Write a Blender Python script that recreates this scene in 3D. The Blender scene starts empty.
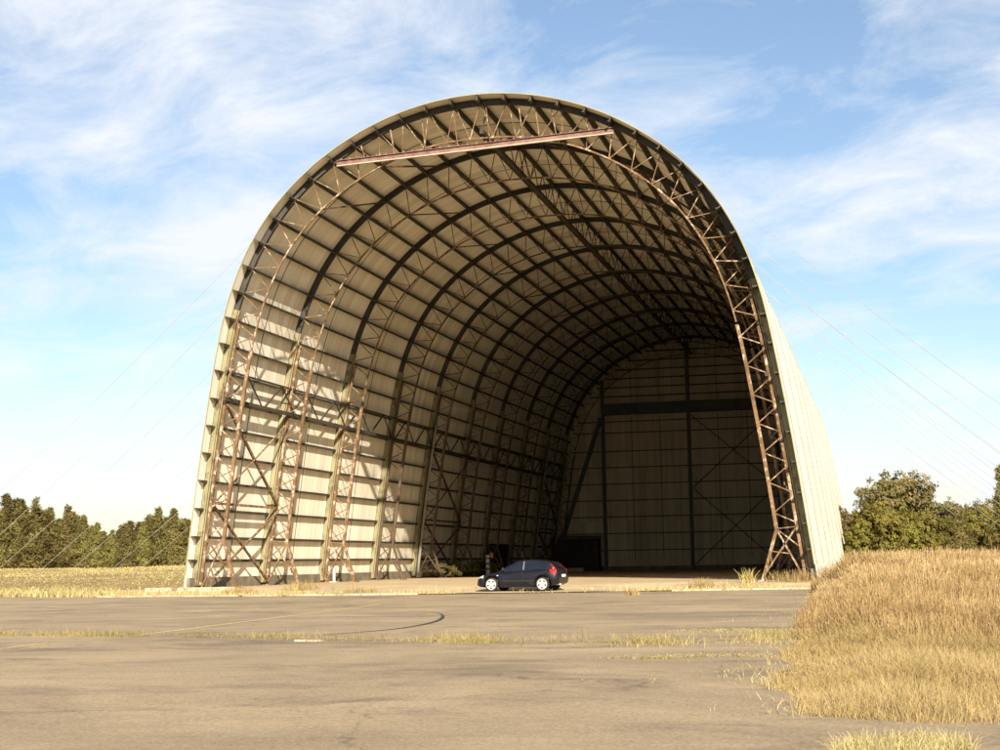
import bpy, bmesh, math, random
import numpy as np
from mathutils import Vector, Matrix

scene = bpy.context.scene
COL = scene.collection
rng = np.random.default_rng(7)
random.seed(7)
R = math.radians

# ------------------------------------------------------------------ helpers
def link(o):
    COL.objects.link(o)
    return o

def tag(o, label=None, cat=None, group=None, kind=None):
    if label: o['label'] = label
    if cat: o['category'] = cat
    if group: o['group'] = group
    if kind: o['kind'] = kind
    return o

def empty(name, loc=(0, 0, 0), rz=0.0):
    o = bpy.data.objects.new(name, None)
    o.empty_display_size = 0.3
    o.location = loc
    o.rotation_euler = (0, 0, rz)
    return link(o)

class MB:
    """collects polygons, builds ONE mesh object"""
    def __init__(self):
        self.v = []; self.f = []
    def poly(self, pts):
        n = len(self.v); self.v += [tuple(p) for p in pts]; self.f.append(tuple(range(n, n + len(pts))))
    def hexa(self, p):
        n = len(self.v); self.v += [tuple(q) for q in p]
        for f in ((0, 3, 2, 1), (4, 5, 6, 7), (0, 1, 5, 4), (1, 2, 6, 5), (2, 3, 7, 6), (3, 0, 4, 7)):
            self.f.append(tuple(n + i for i in f))
    def box(self, c, s):
        x, y, z = c; a, b, d = s[0] / 2, s[1] / 2, s[2] / 2
        self.hexa([(x - a, y - b, z - d), (x + a, y - b, z - d), (x + a, y + b, z - d), (x - a, y + b, z - d),
                   (x - a, y - b, z + d), (x + a, y - b, z + d), (x + a, y + b, z + d), (x - a, y + b, z + d)])
    def bar(self, p0, p1, w, h=None, side=None):
        h = h or w
        p0 = Vector(p0); p1 = Vector(p1); d = (p1 - p0)
        if d.length < 1e-6: return
        d.normalize()
        s = Vector(side) if side else (Vector((0, 1, 0)) if abs(d.y) < 0.9 else Vector((0, 0, 1)))
        t = d.cross(s)
        if t.length < 1e-4: t = d.cross(Vector((1, 0, 0)))
        t.normalize(); s = t.cross(d).normalized()
        s = s * (w / 2); t = t * (h / 2)
        self.hexa([p0 - s - t, p0 + s - t, p0 + s + t, p0 - s + t, p1 - s - t, p1 + s - t, p1 + s + t, p1 - s + t])
    def sweep(self, pts, nrm, rect):
        """rect section (y half width, inset0, inset1) swept along arch points with inward normals"""
        hw, a, b = rect
        n0 = len(self.v)
        for p, n in zip(pts, nrm):
            p = Vector(p); n = Vector(n)
            for yy, d in ((-hw, a), (hw, a), (hw, b), (-hw, b)):
                q = p + n * d; self.v.append((q.x, q.y + yy, q.z))
        m = len(pts)
        for i in range(m - 1):
            for j in range(4):
                k = (j + 1) % 4
                self.f.append((n0 + 4 * i + j, n0 + 4 * i + k, n0 + 4 * i + 4 + k, n0 + 4 * i + 4 + j))
        self.f.append((n0, n0 + 3, n0 + 2, n0 + 1))
        e = n0 + 4 * (m - 1); self.f.append((e, e + 1, e + 2, e + 3))
    def tube(self, pts, r, seg=6):
        pts = [Vector(p) for p in pts]; n0 = len(self.v); m = len(pts)
        rs = r if isinstance(r, (list, tuple)) else [r] * m
        for i, p in enumerate(pts):
            d = (pts[min(i + 1, m - 1)] - pts[max(i - 1, 0)]).normalized()
            s = d.cross(Vector((0, 0, 1)))
            if s.length < 1e-3: s = d.cross(Vector((1, 0, 0)))
            s.normalize(); t = s.cross(d)
            for k in range(seg):
                a = 2 * math.pi * k / seg
                self.v.append(tuple(p + (s * math.cos(a) + t * math.sin(a)) * rs[i]))
        for i in range(m - 1):
            for k in range(seg):
                k2 = (k + 1) % seg
                self.f.append((n0 + i * seg + k, n0 + i * seg + k2, n0 + (i + 1) * seg + k2, n0 + (i + 1) * seg + k))
        self.f.append(tuple(n0 + k for k in range(seg))[::-1]); self.f.append(tuple(n0 + (m - 1) * seg + k for k in range(seg)))
    def build(self, name, mat, parent=None, smooth=False, loc=None):
        me = bpy.data.meshes.new(name)
        me.from_pydata(self.v, [], self.f)
        bm = bmesh.new(); bm.from_mesh(me); bmesh.ops.recalc_face_normals(bm, faces=bm.faces); bm.to_mesh(me); bm.free()
        if smooth:
            me.polygons.foreach_set('use_smooth', [True] * len(me.polygons))
        me.materials.append(mat)
        o = bpy.data.objects.new(name, me)
        if parent: o.parent = parent
        if loc: o.location = loc
        return link(o)

def np_mesh(name, verts, faces, mat, parent=None, col=None, uv=None, smooth=False):
    """verts (n,3), faces (m,k)"""
    me = bpy.data.meshes.new(name)
    n, (m, k) = len(verts), faces.shape
    me.vertices.add(n); me.vertices.foreach_set('co', np.asarray(verts, np.float32).ravel())
    me.loops.add(m * k); me.loops.foreach_set('vertex_index', faces.astype(np.int32).ravel())
    me.polygons.add(m); me.polygons.foreach_set('loop_start', np.arange(m, dtype=np.int32) * k)
    me.update(calc_edges=True)
    if smooth: me.polygons.foreach_set('use_smooth', np.ones(m, bool))
    if col is not None:
        at = me.attributes.new('tint', 'FLOAT', 'POINT'); at.data.foreach_set('value', np.asarray(col, np.float32))
    if uv is not None:
        l = me.uv_layers.new(name='UVMap'); l.data.foreach_set('uv', np.asarray(uv, np.float32)[faces.ravel()].ravel())
    me.materials.append(mat)
    o = bpy.data.objects.new(name, me)
    if parent: o.parent = parent
    return link(o)

# ------------------------------------------------------------------ materials
class NT:
    def __init__(self, mat):
        self.t = mat.node_tree; self.n = self.t.nodes; self.l = self.t.links
    def new(self, ty, **kw):
        nd = self.n.new(ty)
        for k, v in kw.items():
            if hasattr(nd, k) and not isinstance(v, dict): setattr(nd, k, v)
        return nd
    def link(self, a, b): self.l.new(a, b)
    def noise(self, vec, scale, detail=6, rough=.6, dist=0.0):
        nd = self.new('ShaderNodeTexNoise'); nd.inputs['Scale'].default_value = scale
        nd.inputs['Detail'].default_value = detail; nd.inputs['Roughness'].default_value = rough
        nd.inputs['Distortion'].default_value = dist
        if vec is not None: self.link(vec, nd.inputs['Vector'])
        return nd.outputs['Fac']
    def ramp(self, fac, stops):
        nd = self.new('ShaderNodeValToRGB'); cr = nd.color_ramp
        while len(cr.elements) < len(stops): cr.elements.new(.5)
        for e, (p, c) in zip(cr.elements, stops):
            e.position = p; e.color = (*c, 1) if hasattr(c, '__len__') else (c, c, c, 1)
        self.link(fac, nd.inputs['Fac']); return nd.outputs['Color']
    def mix(self, fac, a, b, mode='MIX'):
        nd = self.new('ShaderNodeMix', data_type='RGBA', blend_type=mode)
        for s, v in ((nd.inputs['Factor'], fac), (nd.inputs[6], a), (nd.inputs[7], b)):
            if hasattr(v, 'is_linked'): self.link(v, s)
            elif hasattr(v, '__len__'): s.default_value = (*v, 1)
            else: s.default_value = v if s.type == 'VALUE' else (v, v, v, 1)
        return nd.outputs[2]
    def math(self, op, a, b=0.0, clamp=False):
        nd = self.new('ShaderNodeMath', operation=op, use_clamp=clamp)
        for s, v in ((nd.inputs[0], a), (nd.inputs[1], b)):
            if hasattr(v, 'is_linked'): self.link(v, s)
            else: s.default_value = v
        return nd.outputs[0]
    def mapping(self, vec, scale=(1, 1, 1), loc=(0, 0, 0), rot=(0, 0, 0)):
        nd = self.new('ShaderNodeMapping'); nd.inputs['Scale'].default_value = scale
        nd.inputs['Location'].default_value = loc; nd.inputs['Rotation'].default_value = rot
        self.link(vec, nd.inputs['Vector']); return nd.outputs['Vector']
    def bump(self, h, strength, dist, bsdf):
        nd = self.new('ShaderNodeBump'); nd.inputs['Strength'].default_value = strength; nd.inputs['Distance'].default_value = dist
        self.link(h, nd.inputs['Height']); self.link(nd.outputs['Normal'], bsdf.inputs['Normal'])

def newmat(name, rough=.8, metallic=0.0, spec=.3):
    m = bpy.data.materials.new(name); m.use_nodes = True
    b = m.node_tree.nodes['Principled BSDF']
    b.inputs['Roughness'].default_value = rough; b.inputs['Metallic'].default_value = metallic
    b.inputs['Specular IOR Level'].default_value = spec
    nt = NT(m)
    tc = nt.new('ShaderNodeTexCoord')
    return m, b, nt, tc

def mottled(name, c0, c1, scale=3.0, rough=.85, stretch=(1, 1, 1), metallic=0.0, spec=.3, lo=.35, hi=.65, bump=0.0, c2=None, s2=12.0):
    m, b, nt, tc = newmat(name, rough, metallic, spec)
    v = nt.mapping(tc.outputs['Object'], stretch)
    c = nt.ramp(nt.noise(v, scale, 6, .65), [(lo, c0), (hi, c1)])
    if c2:
        c = nt.mix(nt.ramp(nt.noise(v, s2, 5, .7), [(.52, 0.), (.62, 1.)]), c, c2)
    nt.link(c, b.inputs['Base Color'])
    if bump: nt.bump(nt.noise(v, scale * 6, 5, .7), bump, .02, b)
    return m

M = {}
M['olive'] = mottled('olive_steel', (.165, .145, .075), (.25, .22, .125), 1.2, .7, (1, 1, .6), c2=(.11, .07, .035), s2=2.2)
M['rib'] = mottled('dark_rib_paint', (.034, .031, .026), (.06, .053, .042), 1.0, .7)
M['purlin'] = mottled('purlin_steel', (.034, .029, .020), (.066, .055, .037), .9, .7, (1, .4, 1))
M['rust'] = mottled('rusted_steel', (.085, .046, .020), (.18, .108, .052), 1.6, .85, (1, 1, .8), c2=(.36, .28, .205), s2=3.0)
M['rust_shaded'] = mottled('shaded_rusted_steel', (.058, .037, .022), (.105, .07, .045), 1.1, .8, (1, 1, .8))  # darker copy of the rust: shade inside the hangar put into the colour
M['tie_paint'] = mottled('tie_beam_paint', (.12, .062, .05), (.21, .125, .095), 2.5, .7)
M['sunlit_flange'] = mottled('sunlit_flange_steel', (.34, .26, .20), (.46, .37, .29), 2.0, .6)  # paler than the beam: sunlight on the lower flange painted into its colour
M['grey_steel'] = mottled('blue_grey_steel', (.05, .058, .066), (.085, .09, .095), 1.0, .6)
M['galv'] = mottled('galvanised_pipe', (.42, .41, .36), (.58, .56, .5), 4.0, .5, metallic=.2)
M['seam'] = mottled('seam_cover', (.16, .14, .095), (.24, .21, .15), 2.0, .8)
M['pipe'] = mottled('weathered_pipe', (.17, .16, .13), (.27, .25, .21), 4.0, .6)
M['concrete'] = mottled('kerb_concrete', (.29, .24, .165), (.42, .35, .25), 1.5, .9, c2=(.20, .16, .10), s2=4.0, bump=.3)
M['plinth'] = mottled('plinth_concrete', (.10, .085, .06), (.20, .17, .12), 1.3, .9)
M['wire'] = mottled('guy_wire', (.26, .25, .23), (.33, .31, .28), 2.0, .6)
M['trim'] = mottled('edge_trim', (.20, .19, .105), (.28, .27, .16), .8, .7)
M['bark'] = mottled('bark', (.08, .06, .045), (.16, .125, .09), 5.0, .9)
M['dark_door'] = mottled('dark_brown_sheet', (.022, .015, .012), (.04, .028, .02), 1.5, .7, (1, 1, .3))
M['door_red'] = mottled('red_oxide_edge', (.09, .03, .018), (.14, .05, .03), 2.0, .8)
M['white_post'] = mottled('white_post_paint', (.55, .52, .46), (.75, .72, .66), 4.0, .6)
M['slab'] = mottled('pale_slab', (.27, .23, .17), (.40, .35, .27), 6.0, .9)
M['orange'] = mottled('faded_orange', (.5, .16, .05), (.6, .22, .08), 4.0, .6)

def cladding(name, base, dark, stain, streak_w, corr, spec=.35, rough=.6, bmp=.4, lapw=.35):
    """profiled steel sheeting: ribs run up the arch, rain streaks follow them. UV = (metres along the hangar, metres up the arch)"""
    m, b, nt, tc = newmat(name, rough, 0, spec)
    uv = tc.outputs['UV']
    big = nt.ramp(nt.noise(nt.mapping(uv, (.25, .12, 1)), 1.0, 5, .6), [(.35, base), (.7, dark)])
    st = nt.ramp(nt.noise(nt.mapping(uv, (2.6, .10, 1)), 1.0, 6, .65), [(.50, 0.), (.78, 1.)])
    c = nt.mix(nt.math('MULTIPLY', st, streak_w), big, stain)
    sp = nt.ramp(nt.noise(nt.mapping(uv, (1.6, 1.1, 1)), 1.0, 7, .75), [(.60, 0.), (.72, 1.)])
    c = nt.mix(nt.math('MULTIPLY', sp, streak_w * .6), c, stain)
    # sheet laps every 0.76 m
    sx = nt.new('ShaderNodeSeparateXYZ'); nt.link(uv, sx.inputs[0])
    cell = nt.new('ShaderNodeCombineXYZ'); nt.link(nt.math('FLOOR', nt.math('MULTIPLY', sx.outputs['X'], 1 / .762)), cell.inputs[0]); nt.link(nt.math('FLOOR', nt.math('MULTIPLY', sx.outputs['Y'], 1 / 5.94)), cell.inputs[1])
    wnz = nt.new('ShaderNodeTexWhiteNoise', noise_dimensions='2D'); nt.link(cell.outputs[0], wnz.inputs['Vector'])
    c = nt.mix(1.0, c, nt.ramp(wnz.outputs['Value'], [(0., (.84, .83, .80)), (.8, (1., 1., 1.)), (1., (1.06, 1.06, 1.08))]), 'MULTIPLY')
    fr = nt.math('FRACT', nt.math('MULTIPLY', sx.outputs['X'], 1 / .762))
    lap = nt.math('LESS_THAN', fr, .045)
    c = nt.mix(nt.math('MULTIPLY', lap, lapw), c, stain)
    nt.link(c, b.inputs['Base Color'])
    w = nt.math('SINE', nt.math('MULTIPLY', sx.outputs['X'], 2 * math.pi / corr))
    nt.bump(w, bmp, .02, b)
    return m
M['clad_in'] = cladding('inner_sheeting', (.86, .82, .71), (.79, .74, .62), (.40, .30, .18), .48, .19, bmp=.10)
M['clad_out'] = cladding('outer_sheeting', (.74, .70, .59), (.67, .63, .51), (.44, .38, .27), .35, .19, bmp=.06, lapw=.30)
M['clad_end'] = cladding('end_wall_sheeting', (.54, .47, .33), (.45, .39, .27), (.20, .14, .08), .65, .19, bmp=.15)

def leafmat(name, dark, mid, light, trans=.25):
    m, b, nt, tc = newmat(name, .75, 0, .2)
    at = nt.new('ShaderNodeAttribute', attribute_name='tint')
    oi = nt.new('ShaderNodeObjectInfo')
    c = nt.ramp(at.outputs['Fac'], [(0., dark), (.5, mid), (1., light)])
    hs = nt.new('ShaderNodeHueSaturation'); nt.link(c, hs.inputs['Color'])
    nt.link(nt.math('ADD', nt.math('MULTIPLY', oi.outputs['Random'], .5), .75), hs.inputs['Value'])
    nt.link(nt.math('ADD', nt.math('MULTIPLY', oi.outputs['Random'], .03), .485), hs.inputs['Hue'])
    nt.link(hs.outputs['Color'], b.inputs['Base Color'])
    tr = nt.new('ShaderNodeBsdfTranslucent'); nt.link(hs.outputs['Color'], tr.inputs['Color'])
    mx = nt.new('ShaderNodeMixShader'); mx.inputs[0].default_value = trans
    nt.link(b.outputs[0], mx.inputs[1]); nt.link(tr.outputs[0], mx.inputs[2])
    nt.link(mx.outputs[0], nt.n['Material Output'].inputs['Surface'])
    return m
M['casuarina'] = leafmat('casuarina_needles', (.105, .090, .026), (.19, .158, .048), (.28, .23, .085), .4)
M['bush'] = leafmat('bush_leaves', (.075, .068, .014), (.15, .128, .024), (.235, .195, .05), .35)
M['gum'] = leafmat('gum_leaves', (.085, .072, .024), (.155, .125, .045), (.24, .19, .08), .3)
M['weed'] = leafmat('weed_leaves', (.06, .06, .018), (.13, .115, .035), (.22, .18, .07))
M['straw'] = leafmat('dry_grass', (.29, .195, .08), (.45, .325, .145), (.60, .47, .26), .3)
M['joint'] = leafmat('joint_grass', (.13, .105, .035), (.25, .19, .075), (.38, .29, .14), .3)
M['field'] = leafmat('field_grass', (.19, .155, .06), (.36, .275, .13), (.50, .40, .22), .3)
M['straw_low'] = leafmat('low_dry_grass', (.27, .20, .075), (.43, .33, .13), (.55, .44, .205), .3)

def ground_mat():
    m, b, nt, tc = newmat('field_soil', .95, 0, .1)
    v = tc.outputs['Object']
    c = nt.ramp(nt.noise(v, .08, 8, .7), [(.3, (.20, .135, .06)), (.5, (.31, .215, .10)), (.7, (.27, .225, .085))])
    f = nt.ramp(nt.noise(nt.mapping(v, (1, .35, 1)), 1.2, 8, .75), [(.35, (.55,) * 3), (.7, (1.15,) * 3)])
    nt.link(nt.mix(1.0, c, f, 'MULTIPLY'), b.inputs['Base Color'])
    nt.bump(nt.noise(v, 6, 6, .7), .6, .1, b); return m
M['ground'] = ground_mat()

def asphalt_mat(name, a, bcol, dark, sand):
    m, b, nt, tc = newmat(name, .9, 0, .25)
    v = tc.outputs['Object']
    wob = nt.mapping(v, (.8, 1, 1))
    c = nt.ramp(nt.noise(wob, .22, 9, .68, .6), [(.34, a), (.62, bcol)])
    d = nt.ramp(nt.noise(nt.mapping(v, (.7, 1, 1), (11, 3, 0)), .42, 9, .72, .8), [(.50, 0.), (.66, 1.)])
    c = nt.mix(nt.math('MULTIPLY', d, .75), c, dark)
    s = nt.ramp(nt.noise(nt.mapping(v, (.22, 1, 1), (3, 37, 0)), .55, 9, .75, .5), [(.57, 0.), (.72, 1.)])
    c = nt.mix(nt.math('MULTIPLY', s, .55), c, sand)
    # fine stone speckle and hairline cracks
    sp = nt.ramp(nt.noise(v, 24, 3, .8), [(.3, (.62,) * 3), (.7, (1.34,) * 3)])
    c = nt.mix(1.0, c, sp, 'MULTIPLY')
    vo = nt.new('ShaderNodeTexVoronoi', feature='DISTANCE_TO_EDGE'); vo.inputs['Scale'].default_value = .16
    vd = nt.new('ShaderNodeVectorMath', operation='ADD'); nt.link(v, vd.inputs[0])
    nz = nt.new('ShaderNodeTexNoise'); nz.inputs['Scale'].default_value = .8; nz.inputs['Detail'].default_value = 6; nt.link(v, nz.inputs['Vector'])
    sc_ = nt.new('ShaderNodeVectorMath', operation='SCALE'); sc_.inputs[3].default_value = 2.6; nt.link(nz.outputs['Color'], sc_.inputs[0])
    nt.link(sc_.outputs[0], vd.inputs[1]); nt.link(vd.outputs[0], vo.inputs['Vector'])
    cr = nt.math('MULTIPLY', nt.math('LESS_THAN', vo.outputs['Distance'], .006), nt.ramp(nt.noise(v, .3, 3, .6), [(.47, 0.), (.64, .45)]))
    c = nt.mix(cr, c, (.05, .04, .03))
    nt.link(c, b.inputs['Base Color'])
    nt.bump(nt.noise(v, 40, 4, .8), .5, .012, b); return m
M['asphalt'] = asphalt_mat('worn_asphalt', (.205, .155, .097), (.315, .238, .143), (.120, .093, .066), (.41, .31, .175))
M['floor'] = asphalt_mat('dusty_floor', (.36, .27, .16), (.46, .36, .215), (.25, .185, .11), (.52, .41, .25))
M['yellow'] = mottled('worn_yellow_paint', (.50, .36, .14), (.60, .44, .18), 4.0, .8, c2=(.30, .23, .14), s2=9.0)
M['skid'] = mottled('tyre_mark', (.035, .03, .026), (.06, .05, .042), 3.0, .7)
M['soil'] = mottled('joint_soil', (.20, .14, .075), (.33, .24, .13), 3.0, .95, c2=(.12, .085, .045), s2=5.0, bump=.4)
M['sandpatch'] = mottled('straw_litter', (.40, .29, .15), (.52, .40, .22), 5.0, .95, bump=.4)

# ------------------------------------------------------------------ hangar profile (half widths and heights at each purlin, metres)
S = 1.66
W = np.array([9.891, 9.776, 9.68, 9.564, 9.443, 9.317, 9.184, 9.047, 8.899, 8.737, 8.542, 8.279, 7.948, 7.529, 7.013, 6.424, 5.768, 5.044, 4.267, 3.462, 2.613, 1.753, 0.879, 0.0]) * S
Z = np.array([0.0, 0.916, 1.665, 2.56, 3.458, 4.343, 5.222, 6.099, 6.997, 7.876, 8.721, 9.588, 10.408, 11.203, 11.961, 12.638, 13.24, 13.779, 14.247, 14.63, 14.937, 15.154, 15.285, 15.33]) * S
PX = np.concatenate([-W, W[::-1][1:]]); PZ = np.concatenate([Z, Z[::-1][1:]])      # 47 points, u = 0..46
FZ = 0.50                                                                        # floor level
HL = 93.1                                                                        # hangar length
FY = [.9, 9.87, 19.7, 30.0, 39.9, 50.4, 60.7, 70.9, 80.6, 90.2]     # frame positions

def catmull(A, u):
    i = min(int(math.floor(u)), len(A) - 2); t = u - i
    p0 = A[i - 1] if i > 0 else 2 * A[0] - A[1]; p1 = A[i]; p2 = A[i + 1]; p3 = A[i + 2] if i + 2 < len(A) else 2 * A[-1] - A[-2]
    return .5 * (2 * p1 + (p2 - p0) * t + (2 * p0 - 5 * p1 + 4 * p2 - p3) * t * t + (3 * p1 - p0 - 3 * p2 + p3) * t ** 3)
def prof(u):
    x, z = catmull(PX, u), catmull(PZ, u)
    a = max(0, u - .05); b = min(46, u + .05)
    tx, tz = catmull(PX, b) - catmull(PX, a), catmull(PZ, b) - catmull(PZ, a)
    l = math.hypot(tx, tz); return x, z + FZ, tz / l, -tx / l                        # point + inward normal
def P(u, y, d=0.0):
    x, z, nx, nz = prof(u); return Vector((x + nx * d, y, z + nz * d))
def N(u):
    x, z, nx, nz = prof(u); return Vector((nx, 0, nz))
def inset_at(u):
    """depth of the trusses: 1.35 m at the walls, 1.85 m at the crown"""
    t = min(u, 46 - u) / 23; return 1.52 + .58 * max(0, (t - .35) / .65) ** 1.2

# ------------------------------------------------------------------ terrain
def sstep(a, b, x):
    t = np.clip((x - a) / (b - a), 0, 1); return t * t * (3 - 2 * t)
def terrain(x, y):
    x = np.asarray(x, float); y = np.asarray(y, float)
    base = np.interp(y, [-200, -76, -5], [0, 0, .20])
    far = np.interp(y, [-5, 8, 20, 60, 110, 400, 900], [.20, .6, .95, 1.5, 1.85, 2.4, 3.5])
    far = far * (1 - .22 * sstep(10, 18, x) * sstep(4, 18, y) - .1 * sstep(10, 25, x) * sstep(20, 60, y))
    z = np.where(y < -5, base, far)
    dx = np.maximum(np.abs(x) - 16.9, 0); dy = np.maximum(np.maximum(-3 - y, y - 93), 0)
    d = np.hypot(dx, dy); k = sstep(0, np.where(x > 0, 2.5, 10.0), d)
    z = np.where(y > -5, .19 * (1 - k) + z * k, z)
    ae = apron_edge(np.minimum(y, -5)); ed = sstep(ae + .5, ae + 1.5, x) * sstep(-48, -14, y) * (1 - sstep(-1, 14, y))
    z = z + .42 * ed + .06 * np.sin(x * .31 + y * .23) * np.sin(y * .17) * sstep(19, 24, np.abs(x))
    return z
def apron_edge(y):
    """right-hand edge of the asphalt (grass has crept over it)"""
    y = np.asarray(y, float)
    e = np.interp(y, [-140, -60.3, -59.7, -59.0, -56, -52.4, -47, -39.3, -20, -10, -3], [60, 60, 20.4, 18.8, 18.2, 18.15, 18.1, 18.0, 17.5, 16.95, 17.0])
    return e + .09 * np.sin(y * 1.3) + .05 * np.sin(y * 3.1 + 1)

KX = [-40, -18.8, -14, -5, 2.5, 9.4, 16.75, 20]; KY = [-4.3, -4.4, -5.2, -6.9, -6.8, -6.3, -4.95, -4.9]
def kerb_y(x): return np.interp(x, KX, KY)
def sheet(name, xs, ys, zoff, mat, mask=None, zf=terrain):
    X, Y = np.meshgrid(xs, ys, indexing='ij'); Zz = zf(X, Y) + zoff
    v = np.stack([X.ravel(), Y.ravel(), Zz.ravel()], 1); ny = len(ys)
    i, j = np.meshgrid(np.arange(len(xs) - 1), np.arange(ny - 1), indexing='ij'); a = (i * ny + j).ravel()
    f = np.stack([a, a + ny, a + ny + 1, a + 1], 1)
    if mask is not None:
        cen = v[f].mean(1); f = f[mask(cen[:, 0], cen[:, 1])]
    return np_mesh(name, v, f, mat, smooth=True)

xs = np.concatenate([np.linspace(-900, -140, 24), np.linspace(-130, -32, 32), np.arange(-30, 30.1, 1.0), np.linspace(32, 130, 32), np.linspace(140, 900, 24)])
ys = np.concatenate([np.linspace(-220, -85, 12), np.arange(-80, 110, 1.0), np.linspace(112, 300, 40), np.linspace(330, 1500, 24)])
tag(sheet('ground', xs, ys, 0, M['ground']), kind='structure')

# asphalt apron: its right edge follows apron_edge; rows of vertices run from far left to that edge
ay = np.concatenate([np.linspace(-140, -63, 26), np.arange(-62.6, -4.05, .4)])
rows = []
for y in ay:
    e = float(apron_edge(y)); t = np.concatenate([np.linspace(-120, -25, 12), np.linspace(-22, e, 34)])
    rows.append(np.stack([t, np.full_like(t, y), terrain(np.clip(t, -500, 18.4), y) + .012], 1))
nx = rows[0].shape[0]; v = np.concatenate(rows)
i, j = np.meshgrid(np.arange(len(ay) - 1), np.arange(nx - 1), indexing='ij'); a = (i * nx + j).ravel()
tag(np_mesh('asphalt_apron', v, np.stack([a, a + 1, a + nx + 1, a + nx], 1), M['asphalt'], smooth=True), kind='structure')

# hangar floor slab and the verge in front of it
def floor_z(x, y):
    return np.interp(y, [-8, -4, -2.6, -.8, 0.2, 92], [.235, .255, .28, .44, FZ, FZ]) + .012 * np.sin(x * 1.7 + y) * np.sin(x * .6 - y * 2) * (np.asarray(y) < 0)
fx = np.linspace(-19.5, 16.9, 74); ft = np.concatenate([np.linspace(0, 1, 26)[:-1], 1 + np.linspace(0, 1, 50)])
Xg = np.repeat(fx, len(ft)); Tg = np.tile(ft, len(fx)); Yg = np.where(Tg < 1, (kerb_y(Xg) + .1) * (1 - Tg) + .4 * Tg, .4 + (HL - .4) * (Tg - 1))
vv = np.stack([Xg, Yg, floor_z(Xg, Yg)], 1); n_ = len(ft); i, j = np.meshgrid(np.arange(len(fx) - 1), np.arange(n_ - 1), indexing='ij'); a = (i * n_ + j).ravel(); ff = np.stack([a, a + n_, a + n_ + 1, a + 1], 1)
cc = vv[ff].mean(1); ff = ff[(np.abs(cc[:, 0]) < 16.4) | (cc[:, 1] < .6)]
tag(np_mesh('hangar_floor', vv, ff, M['floor'], smooth=True), kind='structure')
mb = MB(); x = -19.0
while x < 16.9:
    x1 = min(x + random.uniform(1.8, 2.8), 17.0); gap = .02 if random.random() < .8 else .25
    ya, yb = float(kerb_y(x)), float(kerb_y(x1)); t0, t1 = .285 + random.uniform(-.012, .012), .285 + random.uniform(-.012, .012)
    if not (-3 < x < 8):
        mb.hexa([(x, ya - .12, .1), (x1 - gap, yb - .12, .1), (x1 - gap, yb + .12, .1), (x, ya + .12, .1), (x, ya - .10, t0), (x1 - gap, yb - .10, t1), (x1 - gap, yb + .12, t1), (x, ya + .12, t0)])
    x = x1
tag(mb.build('kerb', M['concrete']), kind='structure')

# ------------------------------------------------------------------ painted lines, tyre mark, litter
def ribbon(name, pts, w, mat, zoff):
    pts = [Vector((p[0], p[1], 0)) for p in pts]; vs = []; fs = []
    for i, p in enumerate(pts):
        d = (pts[min(i + 1, len(pts) - 1)] - pts[max(i - 1, 0)]).normalized(); s = Vector((-d.y, d.x, 0)) * (w if not callable(w) else w(i / (len(pts) - 1))) / 2
        for q in (p - s, p + s): vs.append((q.x, q.y, float(terrain(min(q.x, 18.4), q.y)) + zoff))
    for i in range(len(pts) - 1): fs.append((2 * i, 2 * i + 1, 2 * i + 3, 2 * i + 2))
    me = bpy.data.meshes.new(name); me.from_pydata(vs, [], fs); me.materials.append(mat)
    o = bpy.data.objects.new(name, me); return tag(link(o), kind='structure')
lp = lambda p0, p1, n: [(p0[0] + (p1[0] - p0[0]) * i / n, p0[1] + (p1[1] - p0[1]) * i / n) for i in range(n + 1)]
ribbon('painted_line', lp((2.93, -42.95), (1.65, -21.4), 30), .13, M['yellow'], .018)
ribbon('painted_line', lp((2.6, -50.5), (2.42, -45.6), 8), .13, M['yellow'], .018)
sk = []
ctl = [(7.0, -43.4), (7.78, -42.14), (8.37, -39.94), (8.2, -36.6), (7.4, -32.96), (6.24, -29.82), (4.66, -27.85)]
for i in range(len(ctl) - 1):
    for t in np.linspace(0, 1, 8, endpoint=False):
        A = np.array(ctl); sk.append((catmull(A[:, 0], i + t), catmull(A[:, 1], i + t)))
ribbon('tyre_mark', sk, lambda t: 0.03 + .13 * max(0, math.sin(math.pi * min(1, t * 1.15))) ** 1.5, M['skid'], .017)

LITTER = [(16.95, -50.2, .95, .55, 1), (16.0, -50.5, .6, .25, 2), (17.7, -53.4, .4, .25, 3), (16.8, -41.8, 1.2, .7, 7)]
o = MB(); o.box((0, 0, .02), (.5, .2, .04)); o.box((.30, .03, .015), (.12, .16, .03))
o = o.build('concrete_block', M['concrete'], loc=(8.1, -45.27, float(terrain(8.1, -45.27)) + .01)); tag(o, 'flat white concrete slab lying in the grassy joint across the asphalt', 'concrete block')

# ------------------------------------------------------------------ HANGAR
hangar = empty('hangar', (0, 0, FZ)); hangar.location = (0, 0, 0)
tag(hangar, 'huge open-fronted arched steel hangar with cream sheeting and rusty lattice trusses', 'hangar')

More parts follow.
